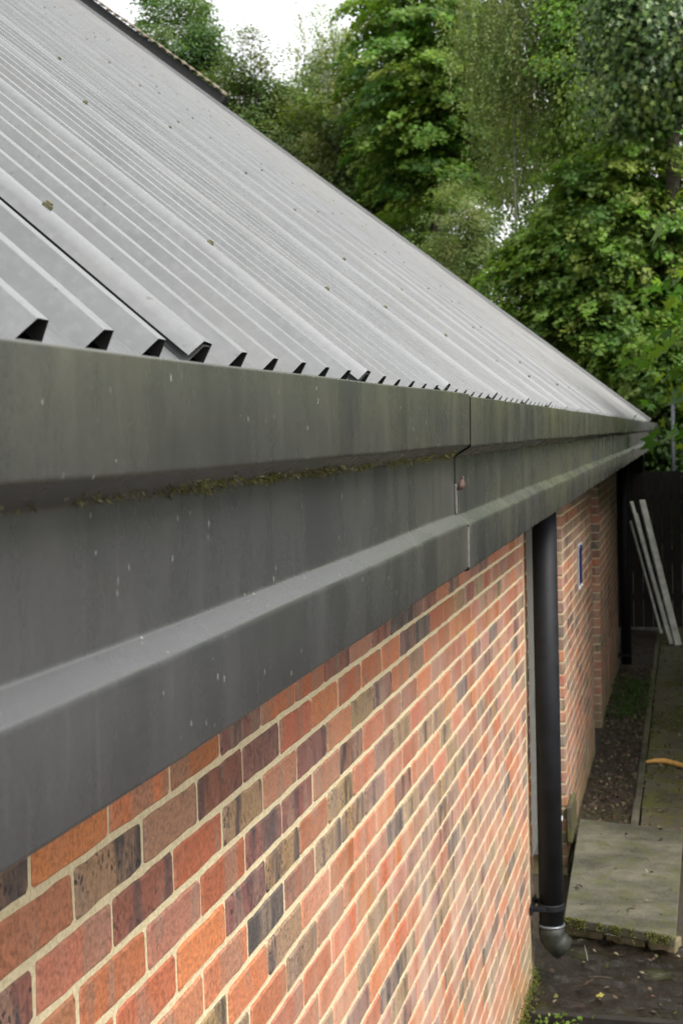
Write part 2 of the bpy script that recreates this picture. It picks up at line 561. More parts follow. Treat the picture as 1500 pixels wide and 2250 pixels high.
for i, (a, b) in enumerate(((0, 1.0),)):
    mb = MB().box((0, 0, 0), (1, 1, 1))
    zt = 0.100 + 0.0025 * i
    v = []
    for (x_, y_, z_) in mb.v:
        q = slab_pt(a + (b - a) * x_, 1 - y_)
        v.append((q.x, q.y, 0.050 + (zt - 0.050) * z_))
    o = mesh_obj('slab', v, mb.f, M['concrete'], step)
    bv = o.modifiers.new('worn_edge', 'BEVEL')
    bv.width = 0.007
    bv.segments = 3


# ================================================================== the brick building
bld = thing('brick_building', (8, YW, 0), 'long brick building with a pale ribbed metal roof', 'building')
SOF = CZ - 0.312               # soffit height

BRICK_COL = [  # colour, amount of burnt spotting
    ((0.45, 0.130, 0.050), 0.05), ((0.49, 0.165, 0.058), 0.0), ((0.42, 0.130, 0.062), 0.12),
    ((0.39, 0.160, 0.095), 0.15), ((0.26, 0.090, 0.060), 0.75), ((0.20, 0.080, 0.062), 1.0),
    ((0.33, 0.205, 0.095), 1.0), ((0.27, 0.170, 0.085), 1.0), ((0.085, 0.068, 0.062), 1.0),
    ((0.40, 0.19, 0.120), 0.1), ((0.44, 0.165, 0.082), 0.08), ((0.25, 0.120, 0.085), 1.0)]
BRICK_W = [13, 11, 12, 10, 7, 7, 10, 9, 5, 8, 12, 8]


def brick_shape(L, H, depth, rs, n_side=3, end=None):
    """front outline with worn corners, a small arris and sides; local: x along, y into the wall, z up"""
    hl, hh = L / 2, H / 2
    cc = rs.uniform(0.002, 0.006)
    pts = []

    def side(a, b, n):
        for i in range(n):
            q = i / n
            pts.append((a[0] + (b[0] - a[0]) * q, a[1] + (b[1] - a[1]) * q))
    c = [(-hl + cc, -hh), (hl - cc, -hh), (hl, -hh + cc), (hl, hh - cc), (hl - cc, hh), (-hl + cc, hh), (-hl, hh - cc), (-hl, -hh + cc)]
    side(c[0], c[1], n_side); side(c[1], c[2], 1); side(c[2], c[3], 1); side(c[3], c[4], 1)
    side(c[4], c[5], n_side); side(c[5], c[6], 1); side(c[6], c[7], 1); side(c[7], c[0], 1)
    pts = [(x + rs.uniform(-0.0016, 0.0012), z + rs.uniform(-0.0019, 0.0015)) for x, z in pts]
    n = len(pts)
    ins = 0.0035
    v = [(x * (1 - ins / hl), rs.uniform(-0.0004, 0.0004), z * (1 - ins / hh)) for x, z in pts]
    v += [(x, 0.0028, z) for x, z in pts]
    v += [(x, depth, z) for x, z in pts]
    f = [tuple(range(n))]
    for r_ in range(2):
        for i in range(n):
            j = (i + 1) % n
            f.append((r_ * n + i, (r_ + 1) * n + i, (r_ + 1) * n + j, r_ * n + j))
    return v, f


rsb = random.Random(5)
VAR = [brick_shape(0.2135, 0.0632, 0.03, rsb, 6) for _ in range(26)]
VARM = []
for v, f in VAR:
    me = bpy.data.meshes.new('brick')
    me.from_pydata(v, [], f)
    me.materials.append(M['brick'])
    VARM.append(me)

X0, Z2 = 1.4464, CZ - 0.5552


def lay(x0, x1, cut_lo, cut_hi):
    """list of (xa, xb, z, course) between two wall ends; edges are brick edges"""
    out = []
    for k in range(-1, 31):
        zc = Z2 - 0.075 * (k - 2)
        if zc < -0.06:
            break
        off = 0.0 if k % 2 else 0.1125
        j0 = math.floor((x0 - X0 - off) / 0.225) - 1
        x = X0 + off + 0.225 * j0
        while x < x1:
            a, b = max(x + 0.005, x0), min(x + 0.22, x1)
            if b - a > 0.035:
                out.append((a, b, zc, k))
            x += 0.225
    return out


SEGS = [('near', -1.6, 6.445), ('near', 6.50, 6.63), ('middle', 8.56, 11.31), ('far', 12.28, 15.55)]
WALL_END = {'near': (-1.62, 6.624), 'middle': (8.566, 11.305), 'far': (12.286, 15.545)}
walls = {}
lab = {'near': 'multicoloured brick wall below the gutter', 'middle': 'brick wall carrying the blue sign', 'far': 'shaded brick wall beside the far downpipe'}
for nm, (a, b) in WALL_END.items():
    mb = MB()
    nx = 2
    mb.box((a, YW + 0.0032, -0.2), (b, YW + 0.26, SOF + 0.10))
    w = mb.build('wall', M['mortar'], bld)
    w['label'] = lab[nm]
    walls[nm] = w

allb = []
for nm, a, b in SEGS:
    for (xa, xb, zc, k) in lay(a, b, 0, 0):
        # what the photograph shows of it
        pa, pb = project(((xa + xb) / 2, YW, zc + 0.03)), project(((xa + xb) / 2, YW, zc - 0.03))
        sc = 0.0
        if pa and pb:
            e0, e1 = project((xa, YW, zc)), project((xb, YW, zc))
            if e0 and e1:
                w_ = min(e1[0], 1500) - max(e0[0], 0)
                low = CZ - 0.643 * 0 
                # hidden above the lower edge of the gutter boxing
                edge_y = 1927 - 0.655 * ((e0[0] + e1[0]) / 2)
                h_ = min(pb[1], 2250) - max(pa[1], edge_y)
                if w_ > 0 and h_ > 0:
                    sc = w_ * h_
        allb.append([sc, nm, xa, xb, zc, k])
order = sorted(range(len(allb)), key=lambda i: -allb[i][0])
single = set(i for i in order[:300] if allb[i][0] > 0)
mass = {nm: ([], [], []) for nm in WALL_END}
rsb = random.Random(21)
for i, (sc, nm, xa, xb, zc, k) in enumerate(allb):
    cidx = rsb.choices(range(len(BRICK_COL)), BRICK_W)[0]
    (cr, cg, cb), am = BRICK_COL[cidx]
    q = rsb.uniform(0.8, 1.2)
    col = (cr * q, cg * q * rsb.uniform(0.92, 1.1), cb * q * rsb.uniform(0.9, 1.15), am * rsb.uniform(0.7, 1.0))
    L = xb - xa
    full = abs(L - 0.215) < 0.001
    wall_end = abs(xa - 8.56) < 0.001 or abs(xa - 12.28) < 0.001 or abs(xb - 6.63) < 0.001 or abs(xb - 11.31) < 0.001 or abs(xb - 15.55) < 0.001
    y = YW + rsb.uniform(-0.0012, 0.0010)
    if i in single:
        if full:
            me = rsb.choice(VARM)
        else:
            v, f = brick_shape(L - 0.0015, 0.0632, 0.1025 if wall_end else 0.03, rsb)
            me = bpy.data.meshes.new('brick')
            me.from_pydata(v, [], f)
            me.materials.append(M['brick'])
        o = bpy.data.objects.new('brick', me)
        o.location = ((xa + xb) / 2, y, zc)
        o.rotation_euler = (0, rsb.uniform(-0.004, 0.004), rsb.uniform(-0.004, 0.004))
        o.color = col
        place(o, walls[nm])
    else:
        v, f = brick_shape(L - 0.0015, 0.0632, 0.1025 if wall_end else 0.03, rsb, 2)
        V, Fc, A = mass[nm]
        n = len(V)
        cx = (xa + xb) / 2
        V += [(p[0] + cx, p[1] + y, p[2] + zc) for p in v]
        Fc += [tuple(j + n for j in q_) for q_ in f]
        A += [col] * len(v)
for nm, (V, Fc, A) in mass.items():
    o = mesh_obj('brick', V, Fc, M['bricks'], walls[nm], False, A)
    tag(o, kind='stuff', label='remaining bricks of the wall')
# open movement joint
MB().box((6.447, YW + 0.022, 0), (6.498, YW + 0.03, SOF)).build('movement_joint', M['joint'], bld)

# recesses with their doors
MB().box((6.62, YW + 0.27, -0.1), (8.57, YW + 0.40, SOF + 0.05)).build('recess_wall', M['mortar'], bld)
d1 = MB().box((6.70, YW + 0.16, 0.11), (8.50, YW + 0.20, SOF - 0.06), 0.004).build('door', M['door_grey'], bld)
d1['label'] = 'plain grey door set back in its brick recess'
f_ = MB()
f_.box((6.635, YW + 0.10, 0.0), (6.70, YW + 0.22, SOF), 0.004)
f_.box((8.49, YW + 0.10, 0.0), (8.555, YW + 0.22, SOF), 0.004)
f_.box((6.70, YW + 0.10, SOF - 0.06), (8.49, YW + 0.22, SOF), 0.004)
f_.build('frame', M['door_grey'], d1)
h_ = MB()
h_.tube([(8.36, YW + 0.16, 1.05), (8.36, YW + 0.11, 1.05), (8.24, YW + 0.11, 1.05)], [0.009] * 3, 8)
h_.build('handle', M['steel'], d1)
d2 = MB().box((11.30, YW + 0.105, 0.04), (12.29, YW + 0.15, SOF), 0.003).build('door', M['door_brown'], bld)
d2['label'] = 'brown timber door set back in its brick recess'
for i in range(8):
    MB().box((11.32 + i * 0.12, YW + 0.09, 0.06), (11.434 + i * 0.12, YW + 0.106, SOF - 0.02), 0.003).build('plank', M['door_brown'], d2)
# the inner wall of the open bay at the far end
MB().box((15.5, YW + 1.9, -0.1), (27.2, YW + 2.05, SOF + 0.6)).build('back_wall', M['fence'], bld)
MB().box((26.7, 0.76, -0.1), (26.85, YW + 2.0, SOF + 0.3)).build('end_wall', M['fence'], bld)
MB().box((-1.6, 0.515, SOF - 0.012), (27.2, 3.2, SOF - 0.004)).build('soffit', M['soffit'], bld)
MB().box((8.50, 0.700, 0.08), (8.90, YW - 0.004, 0.30), 0.006, 0.004).build('plinth_block', M['flag'], bld)

# ---- roof sheets
YR, ZR, XR = 0.628, CZ + 0.1265, 1.3274
PIT = 1 / 6.0
T_LEN = 19.2
X_END = 27.0
roof = MB().add([(-3.4, YR + 0.05, ZR - 0.085), (X_END, YR + 0.05, ZR - 0.085),
                 tuple(Vector((X_END, YR + 0.05, ZR - 0.085)) + RD * T_LEN), tuple(Vector((-3.4, YR + 0.05, ZR - 0.085)) + RD * T_LEN)],
                [(0, 1, 2, 3)]).build('roof', M['deck'], bld)
roof['label'] = 'pale grey box-profile metal roof'
H_RIB = 0.030
rr = random.Random(3)


def sheet(k):
    xs = XR + (3 + 6 * k) * PIT            # right shoulder of the first (lapping) rib
    lift = rr.uniform(0.006, 0.010)
    if k == 0:
        lift = 0.009
    if k == 1:
        lift = 0.012
    prof = [(-0.060, H_RIB * 0.25, lift * 0.6), (-0.0505, H_RIB * 0.58, lift * 0.8), (-0.038, H_RIB, lift * 0.9), (-0.0015, H_RIB, lift * 0.7), (0.0, H_RIB - 0.0012, lift * 0.7), (0.017, 0.0, lift * 0.3), (0.021, 0.0, lift * 0.2)]
    for j in range(1, 7):
        c0 = j * PIT
        prof += [(c0 - 0.10, 0.0, 0), (c0 - 0.052, 0.0, 0), (c0 - 0.048, 0.0, 0), (c0 - 0.028, H_RIB - 0.001, 0), (c0 - 0.026, H_RIB, 0), (c0 - 0.0015, H_RIB, 0), (c0, H_RIB - 0.0012, 0), (c0 + 0.017, 0.0, 0)]
    nt = 46
    v, f = [], []
    ph = [rr.uniform(0, 6.28) for _ in range(6)]
    for i in range(nt + 1):
        tt = T_LEN * (i / nt) ** 1.35
        wob = 0.0016 * math.sin(tt * 2.1 + ph[0]) + 0.0012 * math.sin(tt * 4.7 + ph[1])
        lw = 1.0 + 0.45 * math.sin(tt * 1.6 + ph[2]) + 0.3 * math.sin(tt * 3.9 + ph[3])
        lw = max(0.12, lw) * (1.25 if i == 0 else 1.0)
        for (s, h, l) in prof:
            hh = h - H_RIB + (l * lw) + 0.0012 * math.sin(tt * 3.1 + s * 19 + ph[4]) + rr.uniform(-0.0002, 0.0002)
            p = Vector((xs + s + wob, YR, ZR)) + RD * (tt) + RN * hh
            v.append(tuple(p))
    m_ = len(prof)
    for i in range(nt):
        for j in range(m_ - 1):
            a = i * m_ + j
            f.append((a, a + 1, a + m_ + 1, a + m_))
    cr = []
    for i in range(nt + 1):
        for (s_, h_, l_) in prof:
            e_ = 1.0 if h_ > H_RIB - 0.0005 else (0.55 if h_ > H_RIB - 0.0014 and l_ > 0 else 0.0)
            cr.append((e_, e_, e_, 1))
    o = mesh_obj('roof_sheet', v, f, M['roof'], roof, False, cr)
    so = o.modifiers.new('thickness', 'SOLIDIFY')
    so.thickness = 0.0011
    so.offset = -1
    dirty = 0.05 if xs < 12 else (0.45 if 12 < xs < 15 else 0.25)
    if xs > 17:
        dirty = 0.6
    o.color = (1, 1, 1, dirty * rr.uniform(0.7, 1.2))
    return xs


def screw_mesh():
    mb = MB()
    mb.tube([(0, 0, -0.004), (0, 0, 0.002), (0, 0, 0.0021), (0, 0, 0.006), (0, 0, 0.007)], [0.0085, 0.0085, 0.0060, 0.0056, 0.0035], 10)
    me = bpy.data.meshes.new('screw')
    me.from_pydata(mb.v, [], mb.f)
    me.materials.append(M['cap'])
    return me


SCREW = screw_mesh()
QN = RN.to_track_quat('Z', 'X').to_euler()
k = -5
while XR + (3 + 6 * k) * PIT < X_END - 0.9:
    xs = sheet(k)
    if -3 <= k <= 14:
        for j in range(16):
            tt = 0.42 + 0.62 * j + rr.uniform(-0.16, 0.16)
            if rr.random() < 0.25:
                continue
            p = Vector((xs - 0.016, YR, ZR)) + RD * tt + RN * 0.009
            pr = project(p)
            if pr and -20 < pr[0] < 1500 and -20 < pr[1] < 1000:
                o = bpy.data.objects.new('screw', SCREW)
                o.location = p
                o.rotation_euler = QN
                place(o, roof)
    k += 1
# verge flashing at the far end, and the row of tiles above it
E0 = Vector((X_END - 0.02, YR, ZR))
for i in range(8):
    a, b = E0 + RD * (T_LEN * i / 8 - (0.0 if i == 0 else 0.06)), E0 + RD * (T_LEN * (i + 1) / 8)
    q = []
    for P_ in (a, b):
        q += [P_ + Vector((-0.26, 0, 0)) + RN * (0.008), P_ + Vector((-0.24, 0, 0)) + RN * (0.045 + 0.002 * i), P_ + Vector((0.0, 0, 0)) + RN * (0.05 + 0.002 * i), P_ + Vector((0.0, 0, 0)) + RN * (-0.16)]
    o = mesh_obj('verge_flashing', q, [(0, 1, 5, 4), (1, 2, 6, 5), (2, 3, 7, 6)], M['roof'], roof)
    so = o.modifiers.new('thickness', 'SOLIDIFY')
    so.thickness = 0.002
    o.color = (1, 1, 1, 0.1)
tt = 12.3
mb = MB()
for s0, s1 in ((12.2, T_LEN),):
    a, b = E0 + RD * s0 + RN * 0.05, E0 + RD * s1 + RN * 0.05
    dx, dn = Vector((0.30, 0, 0)), RN * 0.20
    mb.add([a, b, b + dn, a + dn, a + dx, b + dx, b + dx + dn, a + dx + dn], [(0, 1, 2, 3), (5, 4, 7, 6), (1, 5, 6, 2), (4, 0, 3, 7), (3, 2, 6, 7), (4, 5, 1, 0)])
bb = mb.build('verge_board', M['deck'], roof)
tile_me = None
while tt < T_LEN - 0.2:
    if tile_me is None:
        v, f = [], []
        for s, hgt in ((0.0, 0.0), (0.30, 0.02)):
            for i in range(9):
                a = math.pi * i / 8
                v.append(tuple(Vector((s - 0.06, 0, 0)) + RD * (0.13 - 0.13 * math.cos(a)) + RN * (hgt + 0.045 * math.sin(a))))
        for i in range(8):
            f.append((i, i + 1, i + 10, i + 9))
        tile_me = bpy.data.meshes.new('tile')
        tile_me.from_pydata(v, [], f)
        tile_me.materials.append(M['tile'])
    o = bpy.data.objects.new('tile', tile_me)
    o.location = E0 + RD * tt + RN * (0.255 + rr.uniform(-0.008, 0.008))
    place(o, roof)
    so = o.modifiers.new('thickness', 'SOLIDIFY')
    so.thickness = 0.014
    tt += 0.27

# ================================================================== box gutter
gut = thing('box_gutter', (8, 0.5, SOF), 'dark grey pressed-metal box gutter and fascia below the roof edge', 'gutter')


def round_profile(pts, r=0.004, n=3):
    out = [pts[0]]
    for i in range(1, len(pts) - 1):
        p, a, b = Vector(pts[i]), Vector(pts[i - 1]), Vector(pts[i + 1])
        ra = min(r, (a - p).length * 0.45, (b - p).length * 0.45)
        A, B = p + (a - p).normalized() * ra, p + (b - p).normalized() * ra
        for j in range(n + 1):
            q = j / n
            out.append(tuple((1 - q) ** 2 * A + 2 * q * (1 - q) * p + q * q * B))
    out.append(pts[-1])
    return out


def gutter_section(x0, x1, dy, dz, lip0, lip1, nearest):
    def prof(lip):
        p = [(0.622, 0.062), (0.622, -0.018), (0.4865, -0.018), (0.4865, lip), (0.4800, lip + 0.0005), (0.4800, -0.0290), (0.5180, -0.0520),
             (0.5200, -0.1885), (0.4890, -0.2113), (0.4925, -0.3165), (0.5120, -0.3165)]
        return round_profile(p, 0.0045, 3)
    nx = max(6, int((x1 - x0) / 0.12))
    v, f = [], []
    rs = random.Random(int(x0 * 100))
    ph = [rs.uniform(0, 6.3) for _ in range(4)]
    n = None
    for i in range(nx + 1):
        q = i / nx
        X = x0 + (x1 - x0) * q
        P = prof(lip0 + (lip1 - lip0) * q)
        n = len(P)
        w = 0.0009 * math.sin(X * 2.3 + ph[0]) + 0.0006 * math.sin(X * 6.1 + ph[1])
        for (y, z) in P:
            e = 0.0007 * math.sin(X * 3.7 + z * 30 + ph[2])
            v.append((X, y + dy + w * 0.7 + e, CZ + z + dz + w))
    for i in range(nx):
        for j in range(n - 1):
            a = i * n + j
            f.append((a, a + 1, a + n + 1, a + n))
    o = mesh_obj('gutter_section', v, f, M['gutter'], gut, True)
    so = o.modifiers.new('thickness', 'SOLIDIFY')
    so.thickness = 0.0012
    so.offset = 1
    so.use_rim = False
    return o


JX = [-0.83, 3.205, 7.235, 11.26, 15.29, 19.32, 23.35, X_END]
LIPS = [(0.0690, 0.0875), (0.0855, 0.0845), (0.084, 0.083), (0.083, 0.082), (0.082, 0.082), (0.082, 0.081), (0.081, 0.08)]
for i in range(7):
    gap = 0.0018 if i < 2 else 0.0010
    s = gutter_section(JX[i] + gap, JX[i + 1] - gap, (0, -0.0006, 0.0005, -0.001, 0.0005, 0, 0)[i], (0, -0.0015, 0, -0.001, 0, 0, 0)[i], *LIPS[i], i == 0)
MB().box((-0.83, 0.555, CZ - 0.30), (X_END, 0.575, CZ - 0.03)).build('backing_board', M['deck'], gut)
MB().box((X_END - 0.004, 0.484, CZ - 0.30), (X_END + 0.002, 0.62, CZ + 0.078)).build('end_cap', M['gutter'], gut)
# leaf mould lying in the trough
v, f = [], []
rs = np.random.RandomState(2)
for i in range(220):
    X = -0.5 + i * 0.05
    for j, y in enumerate((0.489, 0.52, 0.56, 0.60, 0.620)):
        v.append((X, y, CZ + 0.004 + rs.uniform(0, 0.016)))
for i in range(219):
    for j in range(4):
        a = i * 5 + j
        f.append((a, a + 5, a + 6, a + 1))
o = mesh_obj('leaf_mould', v, f, M['dirt'], gut)
tag(o, kind='stuff')
# moss and lichen along the drip edge
v, f, A = [], [], []
rm = random.Random(4)
for i in range(3600):
    X = rm.uniform(0.80, 3.15)
    dens = 0.5 + 0.5 * math.sin(X * 7.3) * math.sin(X * 3.1 + 1) + 0.35 * math.sin(X * 23)
    if rm.random() > max(0.08, dens * 0.9):
        continue
    q = min(1, abs(rm.gauss(0, 0.25)))
    p = Vector((X, 0.5150 - 0.030 * q, CZ - 0.0530 + 0.019 * q))
    if rm.random() < 0.3:
        p.z -= rm.uniform(0, 0.007)
        p.y = 0.5160
    for s in range(2):
        d = Vector((rm.gauss(0, 0.6), -abs(rm.gauss(0.7, 0.3)), rm.gauss(-0.35, 0.6))).normalized() * rm.uniform(0.002, 0.0095)
        w = d.cross(Vector((rm.gauss(0, 1), rm.gauss(0, 1), rm.gauss(0, 1)))).normalized() * rm.uniform(0.0005, 0.0012)
        n = len(v)
        v += [p - w, p + w, p + d]
        f.append((n, n + 1, n + 2))
        g_ = rm.random()
        cc = (0.125, 0.118, 0.034, 1) if g_ < 0.5 else ((0.23, 0.21, 0.12, 1) if g_ < 0.72 else ((0.10, 0.105, 0.018, 1) if math.sin(X * 9) > 0.2 else (0.07, 0.055, 0.03, 1)))
        A += [cc] * 3
o = mesh_obj('moss', v, f, M['litter'], gut, False, A)
tag(o, kind='stuff', label='yellow-green moss tufts along the drip edge of the gutter')
# smeared sealant on the first joint
mb = MB()
mb.box((3.199, 0.4860, CZ - 0.312), (3.208, 0.4905, CZ - 0.218), 0.002, 0.0012)
mb.box((3.200, 0.5125, CZ - 0.186), (3.208, 0.5175, CZ - 0.118), 0.002, 0.0012)
mb.build('sealant', M['sealant'], gut)
# dry brown curl stuck in the joint
mb = MB()
c0 = Vector((3.203, 0.5080, CZ - 0.118))
mb.tube([c0 + Vector((0.0, 0.004, -0.013)), c0 + Vector((0.0, -0.004, -0.008)), c0 + Vector((0.004, -0.007, 0.0)), c0 + Vector((0.012, -0.006, 0.006)), c0 + Vector((0.020, -0.003, 0.008))],
        [0.002, 0.0075, 0.009, 0.0055, 0.002], 9)
mb.tube([c0 + Vector((0.010, -0.006, 0.006)), c0 + Vector((0.016, -0.008, 0.016)), c0 + Vector((0.012, -0.004, 0.019))], [0.004, 0.003, 0.001], 7)
o = mb.build('dried_leaf', M['leaf_brown'], None, True)
tag(o, 'small brown curled dead leaf caught in the gutter joint', 'leaf')

# ================================================================== downpipes
def downpipe(X, Y, r, ztop, zbot, label, shoe=True):
    t_ = thing('downpipe', (X, Y, 0), label, 'downpipe', None)
    MB().tube([(X, Y, ztop), (X, Y, zbot)], [r, r], 28).build('pipe', M['pipe'], t_, True)
    br = MB()
    zb = zbot + 0.10
    br.tube([(X, Y, zb - 0.016), (X, Y, zb - 0.012), (X, Y, zb + 0.012), (X, Y, zb + 0.016)], [r + 0.001, r + 0.006, r + 0.006, r + 0.001], 28)
    br.box((X - 0.105, YW - 0.014, zb - 0.018), (X + 0.105, YW - 0.004, zb + 0.018), 0.003)
    br.box((X - 0.075, Y + 0.02, zb - 0.010), (X - 0.045, YW - 0.006, zb + 0.010), 0.003)
    br.box((X + 0.045, Y + 0.02, zb - 0.010), (X + 0.075, YW - 0.006, zb + 0.010), 0.003)
    br.build('bracket', M['pipe'], t_)
    c_ = MB()
    c_.tube([(X, Y, ztop - 0.05), (X, Y, ztop - 0.045), (X, Y, ztop)], [r + 0.001, r + 0.006, r + 0.006], 28)
    c_.build('collar', M['pipe'], t_, True)
    if shoe:
        s_ = MB()
        rr_ = r + 0.003
        pts, rad = [(X, Y, zbot + 0.012), (X, Y, zbot - 0.030)], [rr_, rr_]
        for a in (20, 38, 52):
            pts.append((X + 0.012 * math.sin(R(a)), Y - 0.065 * (1 - math.cos(R(a))), zbot - 0.030 - 0.065 * math.sin(R(a))))
            rad.append(rr_)
        pts.append((X + 0.015, Y - 0.055, zbot - 0.108))
        rad.append(rr_ * 0.98)
        s_.tube(pts, rad, 26, caps=False)
        so = s_.build('shoe', M['pipe_old'], t_, True)
        md = so.modifiers.new('thickness', 'SOLIDIFY')
        md.thickness = 0.003
        MB().tube([(X, Y, zbot + 0.004), (X, Y, zbot + 0.010), (X, Y, zbot + 0.016)], [rr_ + 0.002, rr_ + 0.004, rr_ + 0.001], 26).build('ring', M['steel'], t_, True)
    return t_


px_pipe = at_x(1201, 1500, 6.52)
p1 = downpipe(6.52, px_pipe.y, 0.0575, SOF - 0.005, CZ - 2.335, 'black round downpipe with a worn outlet shoe by the doorstep')
tg = MB()
q = at_x(1238, 1803, 6.49)
tg.box((6.512, px_pipe.y - 0.0592, q.z - 0.011), (6.536, px_pipe.y - 0.0560, q.z + 0.011), 0.002)
tg.build('tag', M['white'], p1)
px2 = at_x(1373, 1300, 15.3)
p2 = downpipe(15.3, px2.y, 0.056, SOF - 0.005, 0.06, 'black downpipe in deep shade at the far wall end', False)

# ================================================================== sign
sg = thing('wall_sign', (9.95, YW, CZ - 0.95), 'small blue sign with white border screwed to the brick wall', 'sign')
MB().box((9.80, YW - 0.0065, CZ - 1.115), (10.08, YW - 0.003, CZ - 0.800), 0.0008).build('panel', M['white'], sg)
MB().box((9.806, YW - 0.0095, CZ - 1.085), (10.076, YW - 0.0068, CZ - 0.808), 0.001).build('face', M['blue'], sg)
for xx in (9.83, 10.055):
    for zz in (CZ - 1.105, CZ - 0.815):
        MB().tube([(xx, YW - 0.006, zz), (xx, YW - 0.014, zz)], [0.007, 0.005], 8).build('screw', M['white'], sg)

# ================================================================== fence, post, battens
FX = 18.6
fence = thing('fence', (FX, -0.6, 0), 'dark stained close-boarded timber fence behind the leaning battens', 'fence')
y = 3.3
rf = random.Random(8)
while y > -4.2:
    w = 0.125
    MB().box((FX + rf.uniform(-0.006, 0.006), y - w + 0.006, 0.0), (FX + 0.022, y, 2.02 + rf.uniform(-0.02, 0.02)), 0.002).build('board', M['fence'], fence)
    y -= w
for z in (0.35, 1.65):
    MB().box((FX + 0.026, -4.2, z), (FX + 0.066, 3.3, z + 0.09)).build('rail', M['fence'], fence)
for y in (2.4, 0.72, -1.2, -3.1):
    MB().box((FX - 0.09, y, 0), (FX - 0.012, y + 0.08, 2.1), 0.004).build('post', M['fence'], fence)

post = thing('metal_post', (20.5, 0.2, 0), 'slim galvanised metal post rising behind the roof end', 'post')
a = at_x(1477, 880, 20.5)
MB().tube([(20.5, a.y, -0.1), (20.5, a.y, a.z)], [0.028, 0.028], 12).build('pole', M['steel'], post, True)
MB().tube([(20.5, a.y + 0.04, a.z + 0.01), (20.5, a.y - 0.14, a.z + 0.015)], [0.03, 0.026], 10).build('cap', M['steel'], post, True)


def batten(p_top, p_bot, xt, xb, w, th, label):
    A, B = at_x(*p_top, xt), at_x(*p_bot, xb)
    B.z = max(B.z, 0.004)
    d = (A - B)
    L = d.length
    q = d.to_track_quat('Z', 'Y')
    mb = MB().box((-w / 2, -th / 2, 0), (w / 2, th / 2, L), 0.003, 0.001)
    o = mb.build('batten', M['batten'], None)
    o.matrix_world = Matrix.Translation(B) @ q.to_matrix().to_4x4()
    tag(o, label, 'batten', 'battens leaning in the corner')


batten((1409, 1100), (1489, 1419), 18.35, 17.0, 0.075, 0.040, 'widest pale painted batten leaning against the dark fence')
batten((1386, 1103), (1474, 1417), 18.40, 17.1, 0.046, 0.030, 'long narrow pale batten leaning next to the widest one')
batten((1397, 1128), (1466, 1395), 18.48, 17.7, 0.034, 0.02, 'thin pale lath leaning between the two longest battens')
batten((1384, 1145), (1452, 1392), 18.44, 17.6, 0.026, 0.02, 'thinnest lath leaning, nearest the black downpipe')

# ================================================================== things on the ground
def lobed(scale, rnd, lobes=5, fold=0.25):
    """outline of a broad lobed leaf as a fan; local x right, y along the midrib"""
    pts = []
    n = lobes * 2 + 1
    for i in range(n):
        a = -math.pi * 0.42 + (math.pi * 1.84) * i / (n - 1) - math.pi / 2 + math.pi * 0.0
        rr_ = (1.0 if i % 2 else 0.55) * (0.8 + 0.4 * rnd.random())
        pts.append((math.cos(a + 0) * rr_, math.sin(a) * rr_))
    return [(x * scale, y * scale, abs(x) * fold * scale + rnd.uniform(-0.1, 0.1) * scale) for x, y in pts]


def ground_leaf(px, py, z, scale, mat, label, tilt):
    d = ray(px, py)
    k_ = (z - CZ) / d.z
    p = Vector((d.x * k_, d.y * k_, z))
    rnd = random.Random(int(px))
    pts = lobed(scale, rnd)
    v = [(0, 0, 0)] + pts
    f = [(0, i, i + 1) for i in range(1, len(pts))] + [(0, len(pts), 1)]
    o = mesh_obj('fallen_leaf', v, f, mat)
    o.location = p
    o.rotation_euler = (tilt, 0.25, rnd.uniform(0, 6))
    so = o.modifiers.new('thickness', 'SOLIDIFY')
    so.thickness = 0.0012
    tag(o, label, 'leaf')


ground_leaf(1283, 2163, 0.035, 0.048, M['leaf_brown'], 'curled purplish brown dead leaf in the wet hollow', 0.5)
ground_leaf(1318, 2187, 0.012, 0.024, M['leaf_yellow'], 'torn yellow leaf lying on the wet dark soil', 0.1)
ground_leaf(1340, 2055, 0.085, 0.022, M['sealant'], 'pale withered leaf lying at the front edge of the doorstep', 0.3)

# the split stick of yellow wood
mb = MB()
pts = []
for px, py in ((1418, 1673), (1440, 1671), (1462, 1674), (1485, 1679), (1512, 1686), (1535, 1692)):
    d = ray(px, py)
    k_ = (0.03 - CZ) / d.z
    pts.append((d.x * k_, d.y * k_, 0.03 + random.uniform(-0.004, 0.006)))
mb.tube(pts, [0.010, 0.019, 0.022, 0.020, 0.018, 0.012], 9)
o = mb.build('split_stick', M['cut_wood'], None, True)
tag(o, 'bright yellow split stick lying on the mossy paving', 'stick')
# twigs
for i, (a, b, zz) in enumerate((((1292, 2148), (1345, 2150), 0.02), ((1283, 2078), (1290, 2112), 0.05), ((1302, 1765), (1316, 1758), 0.0))):
    mb = MB()
    q = []
    for px, py in (a, ((a[0] + b[0]) / 2, (a[1] + b[1]) / 2 - 2), b):
        d = ray(px, py)
        k_ = (zz + 0.008 - CZ) / d.z
        q.append((d.x * k_, d.y * k_, zz + 0.010))
    mb.tube(q, [0.003, 0.004, 0.002], 6)
    o = mb.build('twig', M['sealant' if i else 'bark'], None, True)
    tag(o, ('thin dark twig lying in the wet hollow', 'pale bent twig leaning below the doorstep edge', 'short pale stick on the leafy soil bed')[i], 'twig')

